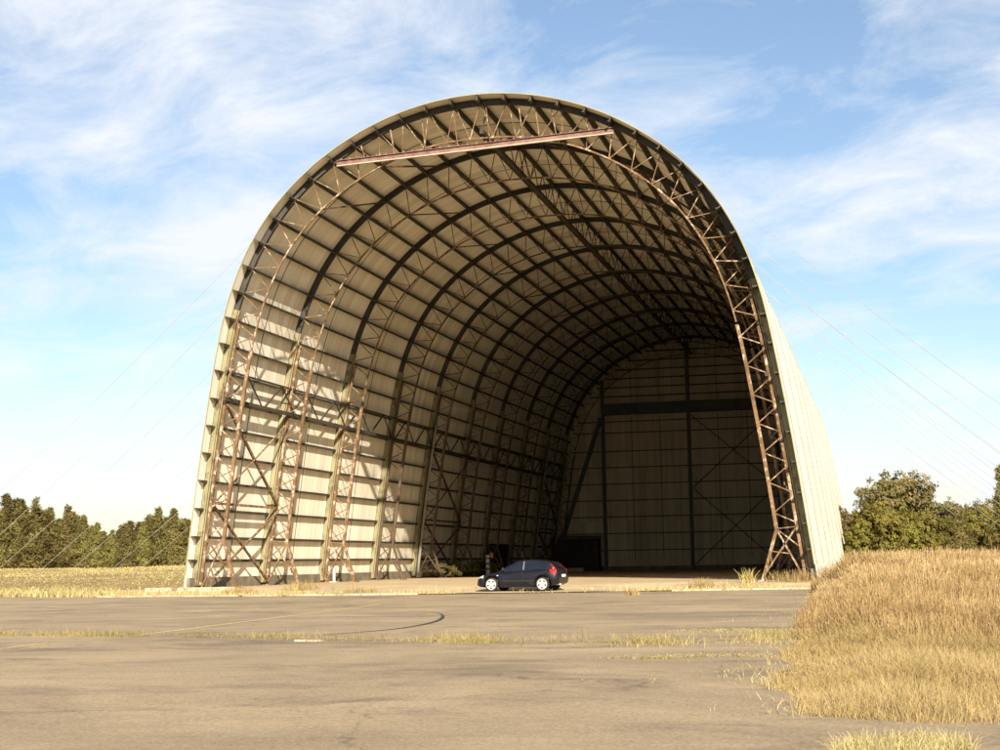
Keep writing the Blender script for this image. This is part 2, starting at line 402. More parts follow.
US = np.linspace(.04, 45.96, 139)
YS = np.linspace(0.0, HL, 96)
def shell(name, off, mat, holes=()):
    v = []; uv = []; arc = 0; prev = None
    for u in US:
        p = P(u, 0, off)
        if prev is not None: arc += (p - prev).length
        prev = p
        for y in YS: v.append((p.x, y, p.z)); uv.append((y, arc))
    n = len(YS); i, j = np.meshgrid(np.arange(len(US) - 1), np.arange(n - 1), indexing='ij')
    keep = np.ones(i.shape, bool)
    for h in holes: keep[h] = False
    a = (i * n + j)[keep].ravel()
    return np_mesh(name, np.array(v), np.stack([a, a + 1, a + n + 1, a + n], 1), mat, hangar, uv=np.array(uv), smooth=True)
HOLES = []
shell('inner_cladding', .0, M['clad_in'], HOLES)
shell('outer_cladding', -.05, M['clad_out'], HOLES)
arch = [i * .25 for i in range(2, 183)]
tr = MB(); tr.sweep([P(u, -.02) for u in arch], [N(u) for u in arch], (.015, -.055, -.005)); tr.build('edge_trim', M['trim'], hangar)
for sgn in (-1, 1):
    pl = MB(); xo = sgn * (W[0] - .17)
    pl.box((xo, HL / 2 + .05, FZ + .22), (.16, HL - .2, .70)); pl.build('plinth', M['plinth'], hangar)

# purlins, one part each (45 of them)
for i in range(1, 46):
    mb = MB(); p = P(i, 0, .012); n = N(i); t = Vector((n.z, 0, -n.x))
    dw = .27 if 9 <= i <= 37 else .19
    for (a0, a1, b0, b1) in ((0, dw, -.035, .035), (dw - .03, dw, .035, .10)):
        c = [p + n * a0 + t * b0, p + n * a0 + t * b1, p + n * a1 + t * b1, p + n * a1 + t * b0]
        mb.hexa([Vector((q.x, .03, q.z)) for q in c] + [Vector((q.x, HL - .12, q.z)) for q in c])
    mb.build('purlin', M['purlin'], hangar)
# sag rods between the frames
for k in range(9):
    y = (FY[k] + FY[k + 1]) / 2; us = [1 + .5 * i for i in range(89)]
    mb = MB(); mb.sweep([P(u, y) for u in us], [N(u) for u in us], (.016, .004, .03)); mb.build('sag_rod', M['purlin'], hangar)

KNEE = 1.95
def lattice(k):
    y = FY[k]; front = k == 0
    rm = M['rust'] if k < 3 else M['rust_shaded']  # inner frames take the copy with shade in its colour
    us = [.3 + .2 * i for i in range(228)]
    rib = MB(); pts = [P(u, y) for u in us]; nr = [N(u) for u in us]
    rib.sweep(pts, nr, (.03, .02, .30)); rib.sweep(pts, nr, (.11, .30, .33)); rib.sweep(pts, nr, (.11, .012, .03))
    rib = rib.build('arch_truss', M['rib'], hangar)
    for side in (0, 1):
        q = [.12 + .25 * i if side == 0 else 46 - .12 - .25 * i for i in range(42)]
        cp = MB(); cp.sweep([P(u, y) for u in q], [N(u) for u in q], (.11, .035, .40)); cp.build('wall_column', M['olive'], rib)
    us2 = [.15 + .25 * i for i in range(40)]
    for side in (0, 1):
        q = [u if side == 0 else 46 - u for u in us2]
        oc = MB(); oc.sweep([P(u, y) for u in q], [N(u) for u in q], (.075, .46, .60)); oc.build('outer_chord', rm, rib)
    ic = MB()
    lo = [KNEE + .25 * i for i in range(29)]; mid = [KNEE + .25 * 28 + .25 * i for i in range(int((46 - 2 * (KNEE + 7.0)) / .25) + 1)]
    for side in (0, 1):
        q = [u if side == 0 else 46 - u for u in lo]
        q_p = [P(u, y, inset_at(u)) for u in q]; ic.sweep(q_p, [N(u) for u in q], (.085, -.085, .085))
    ic.sweep([P(u, y, inset_at(u)) for u in mid], [N(u) for u in mid], (.042, -.042, .042))
    ic.build('inner_chord', rm, rib)
    lc = MB()
    nodes = [KNEE + .02] + [i + .5 for i in range(2, 44)] + [46 - KNEE - .02]
    for u in nodes:
        a = P(u, y, inset_at(u)); w = .045 if 12 < u < 34 else .055
        for uu in (math.floor(u - .01) , math.floor(u - .01) + 1):
            uu = min(max(uu, 1), 45); lc.bar(a, P(uu + (.06 if uu < u else -.06), y, .46 if 10 > uu or uu > 36 else .33), w)
    lc.build('lacing', rm, rib)
    for side in (-1, 1):
        u0 = KNEE if side < 0 else 46 - KNEE; kn = P(u0, y, inset_at(u0))
        ft = Vector((side * (W[0] - 2.62), y, FZ - .01)); ob = P(.15 if side < 0 else 45.85, y, .54); ob.z = FZ + .02
        ou = P(u0, y, .54)
        lg = MB(); lg.bar(kn, ft, .15, .15); lg.bar(kn, ob, .085); lg.bar(ou, ft + (kn - ft) * .12, .085)
        m1 = kn + (ft - kn) * .42; m2 = kn + (ft - kn) * .72; c = (kn + ob) * .5
        x2 = ou + (ft - ou) * .72
        lg.bar(m1, kn + (ob - kn) * .48, .05); lg.bar(m1, x2, .05); lg.bar(m2, x2, .05)
        lg.box((ft.x, ft.y, FZ + .03), (.42, .36, .06)); lg.box((ob.x, ob.y, FZ + .03), (.5, .4, .06))
        lg.build('foot_leg', rm, rib)
    return rib
for k in range(10): lattice(k)

# tie beam across the first frame, just under the crown
ty = FY[0] - .22
pa = P(17.1, ty, .5); pb = P(28.2, ty, .5); tv = pb - pa; up_ = Vector((0, 0, 1))
tb = MB(); tb.bar(pa + up_ * .02, pb + up_ * .02, .10, .20); tb.bar(pa + up_ * .17 - Vector((0, .02, 0)), pb + up_ * .17 - Vector((0, .02, 0)), .24, .03)
for i in range(30):
    p = pa + tv * ((i + .5) / 30); tb.box((p.x, ty - .08, p.z + .22), (.09, .08, .08))
tb = tb.build('tie_beam', M['tie_paint'], hangar)
fl = MB(); o_ = Vector((0, -.08, -.13)); fl.bar(pa + o_, pb + o_, .15, .05); fl.build('lower_flange', M['sunlit_flange'], tb)
for i in range(8):
    u = 18.2 + 1.25 * i; p = P(u, FY[0] - .1, .34); t = (p.x + .25 - pa.x) / tv.x; hb = MB(); hb.bar(p, (p.x + .25, ty + .02, pa.z + tv.z * t + .16), .05); hb.build('hanger_rod', M['rust'], tb)

# lengthwise lattice girders on both walls and the ridge girder
for side in (0, 1):
    g = MB(); f = (lambda u: u) if side == 0 else (lambda u: 46 - u)
    a, b = f(7.05), f(8.05)
    g.bar(P(a, FY[0] - .4, .62), P(a, HL - 1, .62), .2, .16); g.bar(P(b, FY[0] - .4, .5), P(b, HL - 1, .5), .10, .10)
    for k in range(9):
        for h in (0, .5):
            y0 = FY[k] + h * 9.92; ym = y0 + .25 * 9.92; y1 = y0 + .5 * 9.92
            g.bar(P(a, y0 + .1, .6), P(b, ym, .5), .085); g.bar(P(b, ym, .5), P(a, y1 - .1, .6), .06)
    g.build('wall_girder', M['purlin'], hangar)
g = MB(); g.bar(P(23, FY[0], 1.72), P(23, HL - .6, 1.72), .22, .2)
for k in range(9):
    for h in range(4):
        y0 = FY[k] + h * .25 * 9.92; y1 = y0 + .25 * 9.92
        g.bar(P(23, y0, 1.7), P(23, (y0 + y1) / 2, .28), .05); g.bar(P(23, (y0 + y1) / 2, .28), P(23, y1, 1.7), .05)
g.build('ridge_girder', M['purlin'], hangar)

# panel bracing in the wall bays that have it: two crossed panels with a strut between
for k in (0, 4, 8):
    for side in (0, 1):
        f = (lambda u: u) if side == 0 else (lambda u: 46 - u)
        mat = M['rust'] if k == 0 else M['rust_shaded']
        y0, y1 = FY[k] + .1, FY[k + 1] - .1; d = .66
        b = MB(); b.bar(P(f(3.25), y0, d), P(f(3.25), y1, d), .13)
        b.bar(P(f(6.8), y0, d), P(f(3.35), y1, d), .13); b.bar(P(f(6.8), y1, d + .12), P(f(3.35), y0, d + .12), .065)
        b.bar(P(f(3.15), y0, d), P(f(.2), y1, d), .11); b.bar(P(f(3.15), y1, d + .12), P(f(.2), y0, d + .12), .10)
        b.build('wall_brace', mat, hangar)
# plan bracing from the first inner chord up to the second frame
for u in (15.5, 18.5, 21.5, 24.5, 27.5, 30.5):
    b = MB(); b.bar(P(u, FY[0], inset_at(u)), P(u + 1.5, FY[1], .35), .09); b.build('roof_brace', M['rust_shaded'], hangar)
for k in range(1, 9):
    for u in (17.5, 28.5):
        b = MB(); b.bar(P(u, FY[k], inset_at(u)), P(u + (1.5 if u < 23 else -1.5), FY[k + 1], .35), .07); b.build('roof_brace', M['rust_shaded'], hangar)

# dark joint strips up the outside, one at every frame
for k in range(10):
    for dy in (0,):
        us = [.5 + .25 * i for i in range(181)]; mb = MB()
        mb.sweep([P(u, FY[k] + .9 + dy) for u in us], [N(u) for u in us], (.09, -.085, -.045)); mb.build('joint_strip', M['seam'], hangar)

# guy wires
for k in range(10):
    for side in (-1, 1):
        for (u, reach) in ((14.6, 19), (11.0, 16)):
            uu = u if side < 0 else 46 - u; p = P(uu, FY[k] + .4, -.1)
            ax = side * (W[0] + reach); ay_ = FY[k] + .4
            q = Vector((ax, ay_, float(terrain(ax, ay_)) - .05)); mb = MB(); pts = []
            for i in range(9):
                t = i / 8; r = p.lerp(q, t); r.z -= .5 * 4 * t * (1 - t); pts.append(r)
            mb.tube(pts, .012, 4); mb.build('guy_wire', M['wire'], hangar)

# end wall
ew = empty('end_wall', (0, HL, 0)); ew.parent = hangar
def wall_u(zz):
    us = np.linspace(0, 23, 400); zs = np.array([prof(u)[1] for u in us]); return float(np.interp(zz, zs, us))
us = np.linspace(.55, 45.45, 140); pts = [P(u, 0) for u in us]
sill = FZ + .38
wv = [(p.x, 0, max(p.z, sill)) for p in pts]
bot = [(p[0], 0, sill) for p in wv]
v = np.array(wv + bot); n = len(wv); i = np.arange(n - 1)
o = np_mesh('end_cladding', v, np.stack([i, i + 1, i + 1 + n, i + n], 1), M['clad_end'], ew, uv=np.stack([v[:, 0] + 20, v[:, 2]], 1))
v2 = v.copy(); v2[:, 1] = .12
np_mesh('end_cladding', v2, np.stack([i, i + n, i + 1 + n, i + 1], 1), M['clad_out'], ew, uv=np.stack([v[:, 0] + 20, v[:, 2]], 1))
mb = MB(); mb.box((0, .06, FZ + .16), (2 * W[0] - .5, .3, .42)); mb.box((0, -.14, sill + .02), (2 * W[0] - .7, .14, .08)); mb.build('end_plinth', M['plinth'], ew)
PXS = [-10.2, -.6, 9.0]
for x in PXS:
    top = P(wall_u(1e9), 0).z
    us_ = np.linspace(0, 46, 600); xs_ = np.array([prof(u)[0] for u in us_]); top = prof(float(np.interp(x, xs_, us_)))[1] - .3
    mb = MB(); mb.box((x, -.42, (FZ + top) / 2), (.34, .5, top - FZ)); mb.build('door_post', M['grey_steel'], ew)
def half_at(zz): return prof(wall_u(zz))[0] * -1
gz = [1.33, 2.45, 3.56, 4.66, 5.76, 6.86, 7.95, 9.2, 9.95] + [11.65 + .60 * i for i in range(6)]
for q in gz:
    zz = q * S + FZ; hw = half_at(zz) - .25; mb = MB()
    edges = [-hw] + [x for x in PXS if -hw < x < hw] + [hw]
    for a, b_ in zip(edges[:-1], edges[1:]):
        mb.box(((a + b_) / 2, -.10, zz), (b_ - a - .38, .18, .10 if q < 11 else .13))
    mb.build('girt', M['purlin'], ew)
zb = 10.8 * S + FZ
for a, b_ in ((PXS[0], PXS[1]), (PXS[1], PXS[2]), (PXS[2], half_at(zb) - .3)):
    mb = MB(); mb.box(((a + b_) / 2, -.5, zb), (b_ - a - .36, .55, 1.15))
    mb.box(((a + b_) / 2, -.55, zb - .62), (b_ - a - .36, .85, .1)); mb.build('header_beam', M['grey_steel'], ew)
for sgn, x0 in ((-1, PXS[0]), (1, PXS[2] + .2)):
    mb = MB(); mb.bar((x0 + sgn * .2, -.45, zb - .9), (x0 + sgn * 5.2, -.45, FZ + 2.6), .3, .45); mb.build('raking_brace', M['grey_steel'], ew)
for a, b_ in ((PXS[0], PXS[1]), (PXS[1], PXS[2])):
    mb = MB()
    for t in (1 / 3, 2 / 3): mb.box((a + (b_ - a) * t, -.04, (sill + zb) / 2), (.06, .07, zb - sill - 1.7))
    for t in (1 / 3, 2 / 3):
        xx = a + (b_ - a) * t; us_ = np.linspace(0, 46, 600); xs_ = np.array([prof(u)[0] for u in us_]); tp = prof(float(np.interp(xx, xs_, us_)))[1] - .5
        mb.box((xx, -.04, (zb + .8 + tp) / 2), (.05, .07, tp - zb - .8))
    mb.build('sag_rod', M['purlin'], ew)
mb = MB()
for (z0, z1) in ((sill + .2, FZ + 5.3 * S), (FZ + 5.4 * S, zb - 1)):
    mb.bar((PXS[1] + .3, -.22, z0), (PXS[2] - .3, -.22, z1), .09); mb.bar((PXS[1] + .3, -.30, z1), (PXS[2] - .3, -.30, z0), .09)
mb.build('cross_brace', M['purlin'], ew)

# dark steel door in the left wall, pipes standing along the wall
dy0, dy1 = 61.6, 68.9
mb = MB(); p0, p1 = P(.3, 0, .52), P(2.1, 0, .52)
mb.hexa([(p0.x - .1, dy0, FZ), (p0.x + .02, dy0, FZ), (p0.x + .02, dy1, FZ), (p0.x - .1, dy1, FZ), (p1.x - .1, dy0, p1.z), (p1.x + .02, dy0, p1.z), (p1.x + .02, dy1, p1.z), (p1.x - .1, dy1, p1.z)])
sd = mb.build('side_door', M['dark_door'], hangar)
mb = MB(); mb.bar((p0.x + .05, dy0 - .1, FZ), (p1.x + .05, dy0 - .1, p1.z), .2, .12); mb.build('door_frame', M['door_red'], sd); mb = MB(); mb.bar((p0.x + .05, dy1 + .1, FZ), (p1.x + .05, dy1 + .1, p1.z), .2, .12); mb.build('door_frame', M['door_red'], sd)
for k, u1 in ((4, 8.2), (8, 9.2), (9, 8.5)):
    mb = MB(); us = [.1 + u1 * i / 14 for i in range(15)]
    mb.tube([P(u, FY[k] - .35, .62 + .02 * k) for u in us], .10 if k == 4 else .09, 8); mb.build('downpipe', M['pipe'], hangar, smooth=True)

# ------------------------------------------------------------------ small things in and around the hangar
sh = empty('storage_shed', (-13.2, 90.2, FZ)); tag(sh, 'low dark brown sheet-metal shed at the foot of the back wall', 'shed')
mb = MB(); mb.box((0, .6, 1.75), (5.2, 2.0, 3.5)); w_ = mb.build('wall', M['dark_door'], sh)
mb = MB(); mb.hexa([(-2.75, -.6, 3.5), (2.75, -.6, 3.5), (2.75, 1.7, 3.75), (-2.75, 1.7, 3.75), (-2.75, -.6, 3.6), (2.75, -.6, 3.6), (2.75, 1.7, 3.86), (-2.75, 1.7, 3.86)]); mb.build('roof', M['plinth'], sh)
for x in (-1.3, 1.3):
    mb = MB(); mb.box((x, -.44, 1.55), (2.2, .06, 2.9)); d_ = mb.build('door', M['dark_door'], sh)
    mb = MB(); mb.box((x + (.9 if x < 0 else -.9), -.52, 1.5), (.05, .08, .3)); mb.build('handle', M['grey_steel'], d_)
mb = MB(); mb.box((2.45, -.46, 1.7), (.16, .12, 3.4)); mb.build('corner_post', M['door_red'], sh); mb = MB(); mb.box((-2.5, -.46, 1.7), (.12, .1, 3.4)); mb.build('corner_post', M['door_red'], sh)
mb = MB(); mb.box((0, 0, .2), (2.6, .4, .4)); mb.box((0, 0, .03), (2.7, .5, .06))
o = mb.build('concrete_barrier', M['concrete'], loc=(-11.9, 81.5, FZ)); tag(o, 'long pale concrete barrier lying on the hangar floor behind the car', 'barrier')
wp = empty('marker_post', (-12.9, 50.7, FZ)); tag(wp, 'white striped marker post with an orange plate by the dark side door', 'post')
mb = MB(); mb.tube([(0, 0, 0), (0, 0, 1.75)], .16, 10); mb.build('pole', M['white_post'], wp)
mb = MB()
for z in (.5, .95, 1.4): mb.tube([(0, 0, z), (0, 0, z + .14)], .167, 10)
mb.build('band', M['plinth'], wp)
mb = MB(); mb.box((.36, -.05, 1.72), (.26, .05, .42)); mb.bar((0, 0, 1.6), (.4, 0, 1.6), .05); mb.build('plate', M['orange'], wp)
bp = empty('bollard', (P(.5, 0).x + .95, FY[2] + .3, FZ)); tag(bp, 'short white pipe bollard at the foot of the third left truss', 'bollard')
mb = MB(); mb.tube([(0, 0, 0), (0, 0, 1.1)], .10, 10); mb.build('pole', M['galv'], bp)
mb = MB(); mb.box((0, 0, .04), (.5, .5, .08)); mb.build('foot_plate', M['concrete'], bp)
for nm, (x, y, z), s, lab in (('footing_block', (-17.3, -.9, .34), (1.5, .7, .24), 'long low concrete footing block at the outer left corner of the hangar'),
                              ('footing_block', (-14.6, -1.0, .40), (3.2, .4, .18), 'low weathered concrete beam in front of the left truss feet')):
    mb = MB(); mb.box((0, 0, s[2] / 2), s); mb.box((0, -.02, s[2] + .01), (s[0] * .96, s[1] * .9, .02)); o = mb.build(nm, M['concrete'], loc=(x, y, z)); tag(o, lab, 'footing')

# ------------------------------------------------------------------ CAR
def paint(name, c, rough=.25):
    m, b, nt, tc = newmat(name, rough, 0, .3); b.inputs['Base Color'].default_value = (*c, 1)
    dirt = nt.ramp(nt.noise(nt.mapping(tc.outputs['Object'], (1, 1, 2)), 2.0, 6, .7), [(.4, (*c,)), (.75, tuple(.92 * q + .08 * d for q, d in zip(c, (.10, .08, .06))))])
    nt.link(dirt, b.inputs['Base Color']); b.inputs['Coat Weight'].default_value = .12; b.inputs['Coat Roughness'].default_value = .060
    return m
M['carpaint'] = paint('navy_paint', (.004, .0045, .010), .38)
M['glass'] = paint('car_glass', (.006, .009, .016), .2)
M['rubber'] = mottled('tyre_rubber', (.015, .014, .013), (.03, .028, .025), 8, .85)
M['alloy'] = mottled('alloy_wheel', (.45, .44, .43), (.55, .54, .52), 6, .35, metallic=.35)
M['taillight'] = paint('red_lens', (.24, .012, .008), .15)
M['headlight'] = paint('clear_lens', (.55, .55, .56), .1)
M['pillar'] = mottled('pillar_trim', (.14, .14, .15), (.2, .2, .21), 5, .4)
M['blacktrim'] = mottled('black_trim', (.012, .012, .012), (.022, .021, .02), 6, .6)

car = empty('parked_car', (2.90, -3.79, .262), -.133)
tag(car, 'dark navy three-door hatchback with silver wheels parked across the hangar entrance', 'car')
def loft(rings, name, mat, parent, smooth=True, cap=True):
    nr, m = len(rings), len(rings[0]); v = np.array(rings).reshape(-1, 3); f = []
    for i in range(nr - 1):
        for j in range(m): f.append((i * m + j, i * m + (j + 1) % m, (i + 1) * m + (j + 1) % m, (i + 1) * m + j))
    if cap: f.append(tuple(range(m))[::-1]); f.append(tuple((nr - 1) * m + j for j in range(m)))
    me = bpy.data.meshes.new(name); me.from_pydata([tuple(q) for q in v], [], f)
    bm = bmesh.new(); bm.from_mesh(me); bmesh.ops.recalc_face_normals(bm, faces=bm.faces); bm.to_mesh(me); bm.free()
    me.materials.append(mat)
    if smooth: me.polygons.foreach_set('use_smooth', [True] * len(me.polygons))
    o = bpy.data.objects.new(name, me); o.parent = parent; return link(o)
# stations: x, half width, z bottom, z shoulder, z top  (front at -x)
ST = [(-2.10, .50, .34, .48, .56), (-2.04, .68, .24, .56, .66), (-1.90, .78, .20, .62, .73), (-1.6, .835, .19, .70, .80), (-1.2, .85, .19, .77, .87), (-.85, .86, .19, .81, .92), (-.3, .865, .18, .84, .95), (.4, .87, .18, .87, .97),
      (1.1, .87, .19, .90, 1.0), (1.55, .86, .22, .92, 1.02), (1.82, .82, .27, .92, 1.02), (1.96, .76, .33, .90, 1.0), (2.02, .66, .40, .78, .86)]
def ring(x, hw, zb, zs, zt):
    half = [(0, zb), (hw * .80, zb), (hw * .95, zb + .07), (hw, zb + (zs - zb) * .45), (hw * .985, zs - .06), (hw * .95, zs), (hw * .82, zt - .02), (hw * .4, zt + .015), (0, zt + .02)]
    return [(x, y, z) for y, z in half] + [(x, -y, z) for y, z in half[-2:0:-1]]
body = loft([ring(*s) for s in ST], 'body', M['carpaint'], car)
WX = (-1.28, 1.28); WR = .325
for wx in WX:
    cy = MB(); cy.tube([(wx, -1.2, WR + .02), (wx, 1.2, WR + .02)], .385, 28); c = cy.build('cutter', M['blacktrim'], car)
    md = body.modifiers.new('cut', 'BOOLEAN'); md.operation = 'DIFFERENCE'; md.object = c; md.solver = 'EXACT'
bpy.context.view_layer.update()
dg = bpy.context.evaluated_depsgraph_get(); me = bpy.data.meshes.new_from_object(body.evaluated_get(dg))
body.modifiers.clear(); body.data = me
for o in [o for o in scene.objects if o.name.startswith('cutter')]: bpy.data.objects.remove(o)
# greenhouse: x at belt / roof
GH = [(-.98, .74, .90, .92), (-.55, .73, .92, 1.18), (-.18, .72, .94, 1.36), (.10, .71, .95, 1.425), (.55, .71, .96, 1.445), (1.1, .705, .97, 1.42), (1.5, .70, .98, 1.35), (1.68, .69, .99, 1.24), (1.90, .66, 1.0, 1.03)]
def gring(x, hw, zb, zt):
    k = (zt - zb) / .48; hr = hw - .17 * max(0, k)
    half = [(0, zb - .06), (hw, zb - .06), (hw, zb), ((hw + hr) / 2 + .015, (zb + zt) / 2), (hr + .02, zt - .04 * k), (hr * .85, zt), (0, zt + .02 * k)]
    return [(x, y, z) for y, z in half] + [(x, -y, z) for y, z in half[-2:0:-1]]
loft([gring(*g) for g in GH], 'cabin', M['carpaint'], car)
def side_y(x, z, off=.012):
    gx = [g[0] for g in GH]; hw = np.interp(x, gx, [g[1] for g in GH]); zb = np.interp(x, gx, [g[2] for g in GH]); zt = np.interp(x, gx, [g[3] for g in GH])
    k = (zt - zb) / .48; hr = hw - .17 * max(0, k); zm = (zb + zt) / 2
    y = np.interp(z, [zb, zm, zt - .04 * k], [hw, (hw + hr) / 2 + .015, hr + .02]); return float(y) + off
def side_window(poly, name):
    for s in (-1, 1):
        mb = MB()
        # grid between lower and upper edge of the polygon
        xs_ = np.linspace(poly[0][0], poly[-1][0], 12); lo = np.interp(xs_, [p[0] for p in poly], [p[1] for p in poly]); hi = np.interp(xs_, [p[0] for p in poly], [p[2] for p in poly])
        for i in range(11):
            for j in range(4):
                q = []
                for (a, b_) in ((i, j), (i + 1, j), (i + 1, j + 1), (i, j + 1)):
                    z = lo[a] + (hi[a] - lo[a]) * b_ / 4; q.append((xs_[a], s * side_y(xs_[a], z), z))
                mb.poly(q)
        mb.build(name, M['glass'], car, smooth=True)
side_window([(-.80, .945, .955), (-.5, .955, 1.11), (-.15, .965, 1.30), (.02, .97, 1.365), (.28, .975, 1.385)], 'side_window')
side_window([(.36, .98, 1.39), (.9, .99, 1.385), (1.25, 1.0, 1.345), (1.42, 1.06, 1.27)], 'side_window')
mb = MB()
for (xa, za, xb, zb_, h0, h1) in ((-.93, .945, -.24, 1.325, .66, .565),):
    for j in range(6):
        y0, y1 = -1 + j / 3, -1 + (j + 1) / 3
        bow = lambda y: .05 * (y * y)
        mb.poly([(xa - .015 + bow(y0), y0 * h0, za + .015), (xa - .015 + bow(y1), y1 * h0, za + .015), (xb - .02 + bow(y1), y1 * h1, zb_ + .045), (xb - .02 + bow(y0), y0 * h1, zb_ + .045)])
mb.build('windscreen', M['glass'], car)
mb = MB()
for j in range(4):
    y0, y1 = -1 + j / 2, -1 + (j + 1) / 2
    mb.poly([(1.57, y0 * .52, 1.345), (1.57, y1 * .52, 1.345), (1.90, y1 * .60, 1.06), (1.90, y0 * .60, 1.06)])
mb.build('rear_window', M['glass'], car)
for wx in WX:
    for s in (-1, 1):
        yy = s * .78; ty_ = MB(); prof_t = [(.20, -.085), (.30, -.095), (.322, -.07), (.325, 0), (.322, .07), (.30, .095), (.20, .085)]
        n0 = 28; vs = []; fs = []
        for i in range(n0):
            a = 2 * math.pi * i / n0
            for r_, w_ in prof_t: vs.append((wx + r_ * math.cos(a), yy + w_, WR + r_ * math.sin(a)))
        m_ = len(prof_t)
        for i in range(n0):
            for j in range(m_): fs.append((i * m_ + j, i * m_ + (j + 1) % m_, ((i + 1) % n0) * m_ + (j + 1) % m_, ((i + 1) % n0) * m_ + j))
        ty_.v, ty_.f = vs, fs; wh = ty_.build('wheel', M['rubber'], car, smooth=True)
        rm = MB(); yo = yy + s * .075
        rm.tube([(wx, yy - s * .03, WR), (wx, yo + s * .012, WR)], .055, 12)
        for q in range(5):
            a = 2 * math.pi * q / 5 + .3; d = Vector((math.cos(a), 0, math.sin(a))); t = Vector((-d.z, 0, d.x)); c = Vector((wx, yo, WR))
            rm.hexa([c + d * .03 - t * .05 - Vector((0, .015, 0)), c + d * .03 + t * .05 - Vector((0, .015, 0)), c + d * .225 + t * .075 - Vector((0, .015, 0)), c + d * .225 - t * .075 - Vector((0, .015, 0)),
                     c + d * .03 - t * .05 + Vector((0, .015, 0)), c + d * .03 + t * .05 + Vector((0, .015, 0)), c + d * .225 + t * .075 + Vector((0, .015, 0)), c + d * .225 - t * .075 + Vector((0, .015, 0))])
        for i in range(28):
            a, b_ = 2 * math.pi * i / 28, 2 * math.pi * (i + 1) / 28
            pa_ = [(wx + r_ * math.cos(a), yo + dy_, WR + r_ * math.sin(a)) for r_, dy_ in ((.205, -.02), (.25, -.02), (.25, .018), (.205, .018))]
            pb_ = [(wx + r_ * math.cos(b_), yo + dy_, WR + r_ * math.sin(b_)) for r_, dy_ in ((.205, -.02), (.25, -.02), (.25, .018), (.205, .018))]
            rm.hexa(pa_ + pb_)
        rm.build('rim', M['alloy'], wh)
        hu = MB(); hu.tube([(wx, yy - s * .06, WR), (wx, yy - s * .04, WR)], .2, 20); hu.build('hub', M['blacktrim'], wh)
for s in (-1, 1):
    mb = MB(); mb.hexa([(-2.03, s * .45, .54), (-2.00, s * .66, .53), (-1.70, s * .815, .62), (-1.72, s * .60, .72), (-2.02, s * .45, .64), (-1.98, s * .68, .645), (-1.70, s * .825, .755), (-1.74, s * .60, .765)]); mb.build('headlight', M['headlight'], car)
    mb = MB(); mb.hexa([(1.70, s * .80, .80), (1.72, s * .855, .80), (1.97, s * .765, .80), (1.90, s * .62, .80), (1.60, s * .70, 1.0), (1.62, s * .79, 1.0), (1.955, s * .73, 1.0), (1.90, s * .60, 1.0)]); mb.build('taillight', M['taillight'], car)
    mb = MB(); mb.hexa([(1.62, s * .62, 1.26), (1.62, s * .655, 1.24), (1.86, s * .675, 1.02), (1.88, s * .63, 1.03), (1.645, s * .62, 1.28), (1.645, s * .66, 1.26), (1.89, s * .68, 1.03), (1.905, s * .63, 1.05)]); mb.build('rear_pillar_light', M['taillight'], car)
    mb = MB(); mb.hexa([(-.74, s * .74, .95), (-.62, s * .74, .94), (-.60, s * .94, .98), (-.70, s * .94, .98), (-.74, s * .74, 1.03), (-.62, s * .74, 1.04), (-.60, s * .93, 1.10), (-.70, s * .93, 1.10)]); mb.build('mirror', M['blacktrim'], car)
    mb = MB(); mb.box((.22, s * .868, .80), (.16, .03, .035)); mb.build('door_handle', M['blacktrim'], car)
    mb = MB(); mb.bar((.32, s * .872, .40), (.32, s * .845, .95), .02, .015); mb.build('door_gap', M['blacktrim'], car)
    mb = MB(); mb.bar((.31, s * .735, .985), (.33, s * .635, 1.385), .05, .03); mb.build('pillar_trim', M['pillar'], car)
    mb = MB(); mb.box((.10, s * .874, .48), (1.65, .02, .05)); mb.build('side_moulding', M['blacktrim'], car)
    mb = MB(); mb.box((-.95, s * .866, .74), (.07, .02, .04)); mb.build('indicator', M['headlight'], car)
mb = MB(); mb.hexa([(1.80, -.78, .30), (1.80, .78, .30), (2.03, .62, .36), (2.03, -.62, .36), (1.84, -.83, .60), (1.84, .83, .60), (2.075, .67, .60), (2.075, -.67, .60)]); mb.build('rear_bumper', M['carpaint'], car)
mb = MB(); mb.box((2.06, 0, .70), (.02, .5, .12)); mb.build('number_plate', M['white_post'], car)
mb = MB(); mb.hexa([(-2.13, -.5, .28), (-2.13, .5, .28), (-1.95, .70, .24), (-1.95, -.70, .24), (-2.15, -.45, .44), (-2.15, .45, .44), (-2.0, .68, .46), (-2.0, -.68, .46)]); mb.build('front_bumper', M['blacktrim'], car)
mb = MB(); mb.tube([(1.75, -.45, .30), (2.09, -.45, .30)], .035, 10); mb.build('exhaust', M['galv'], car)

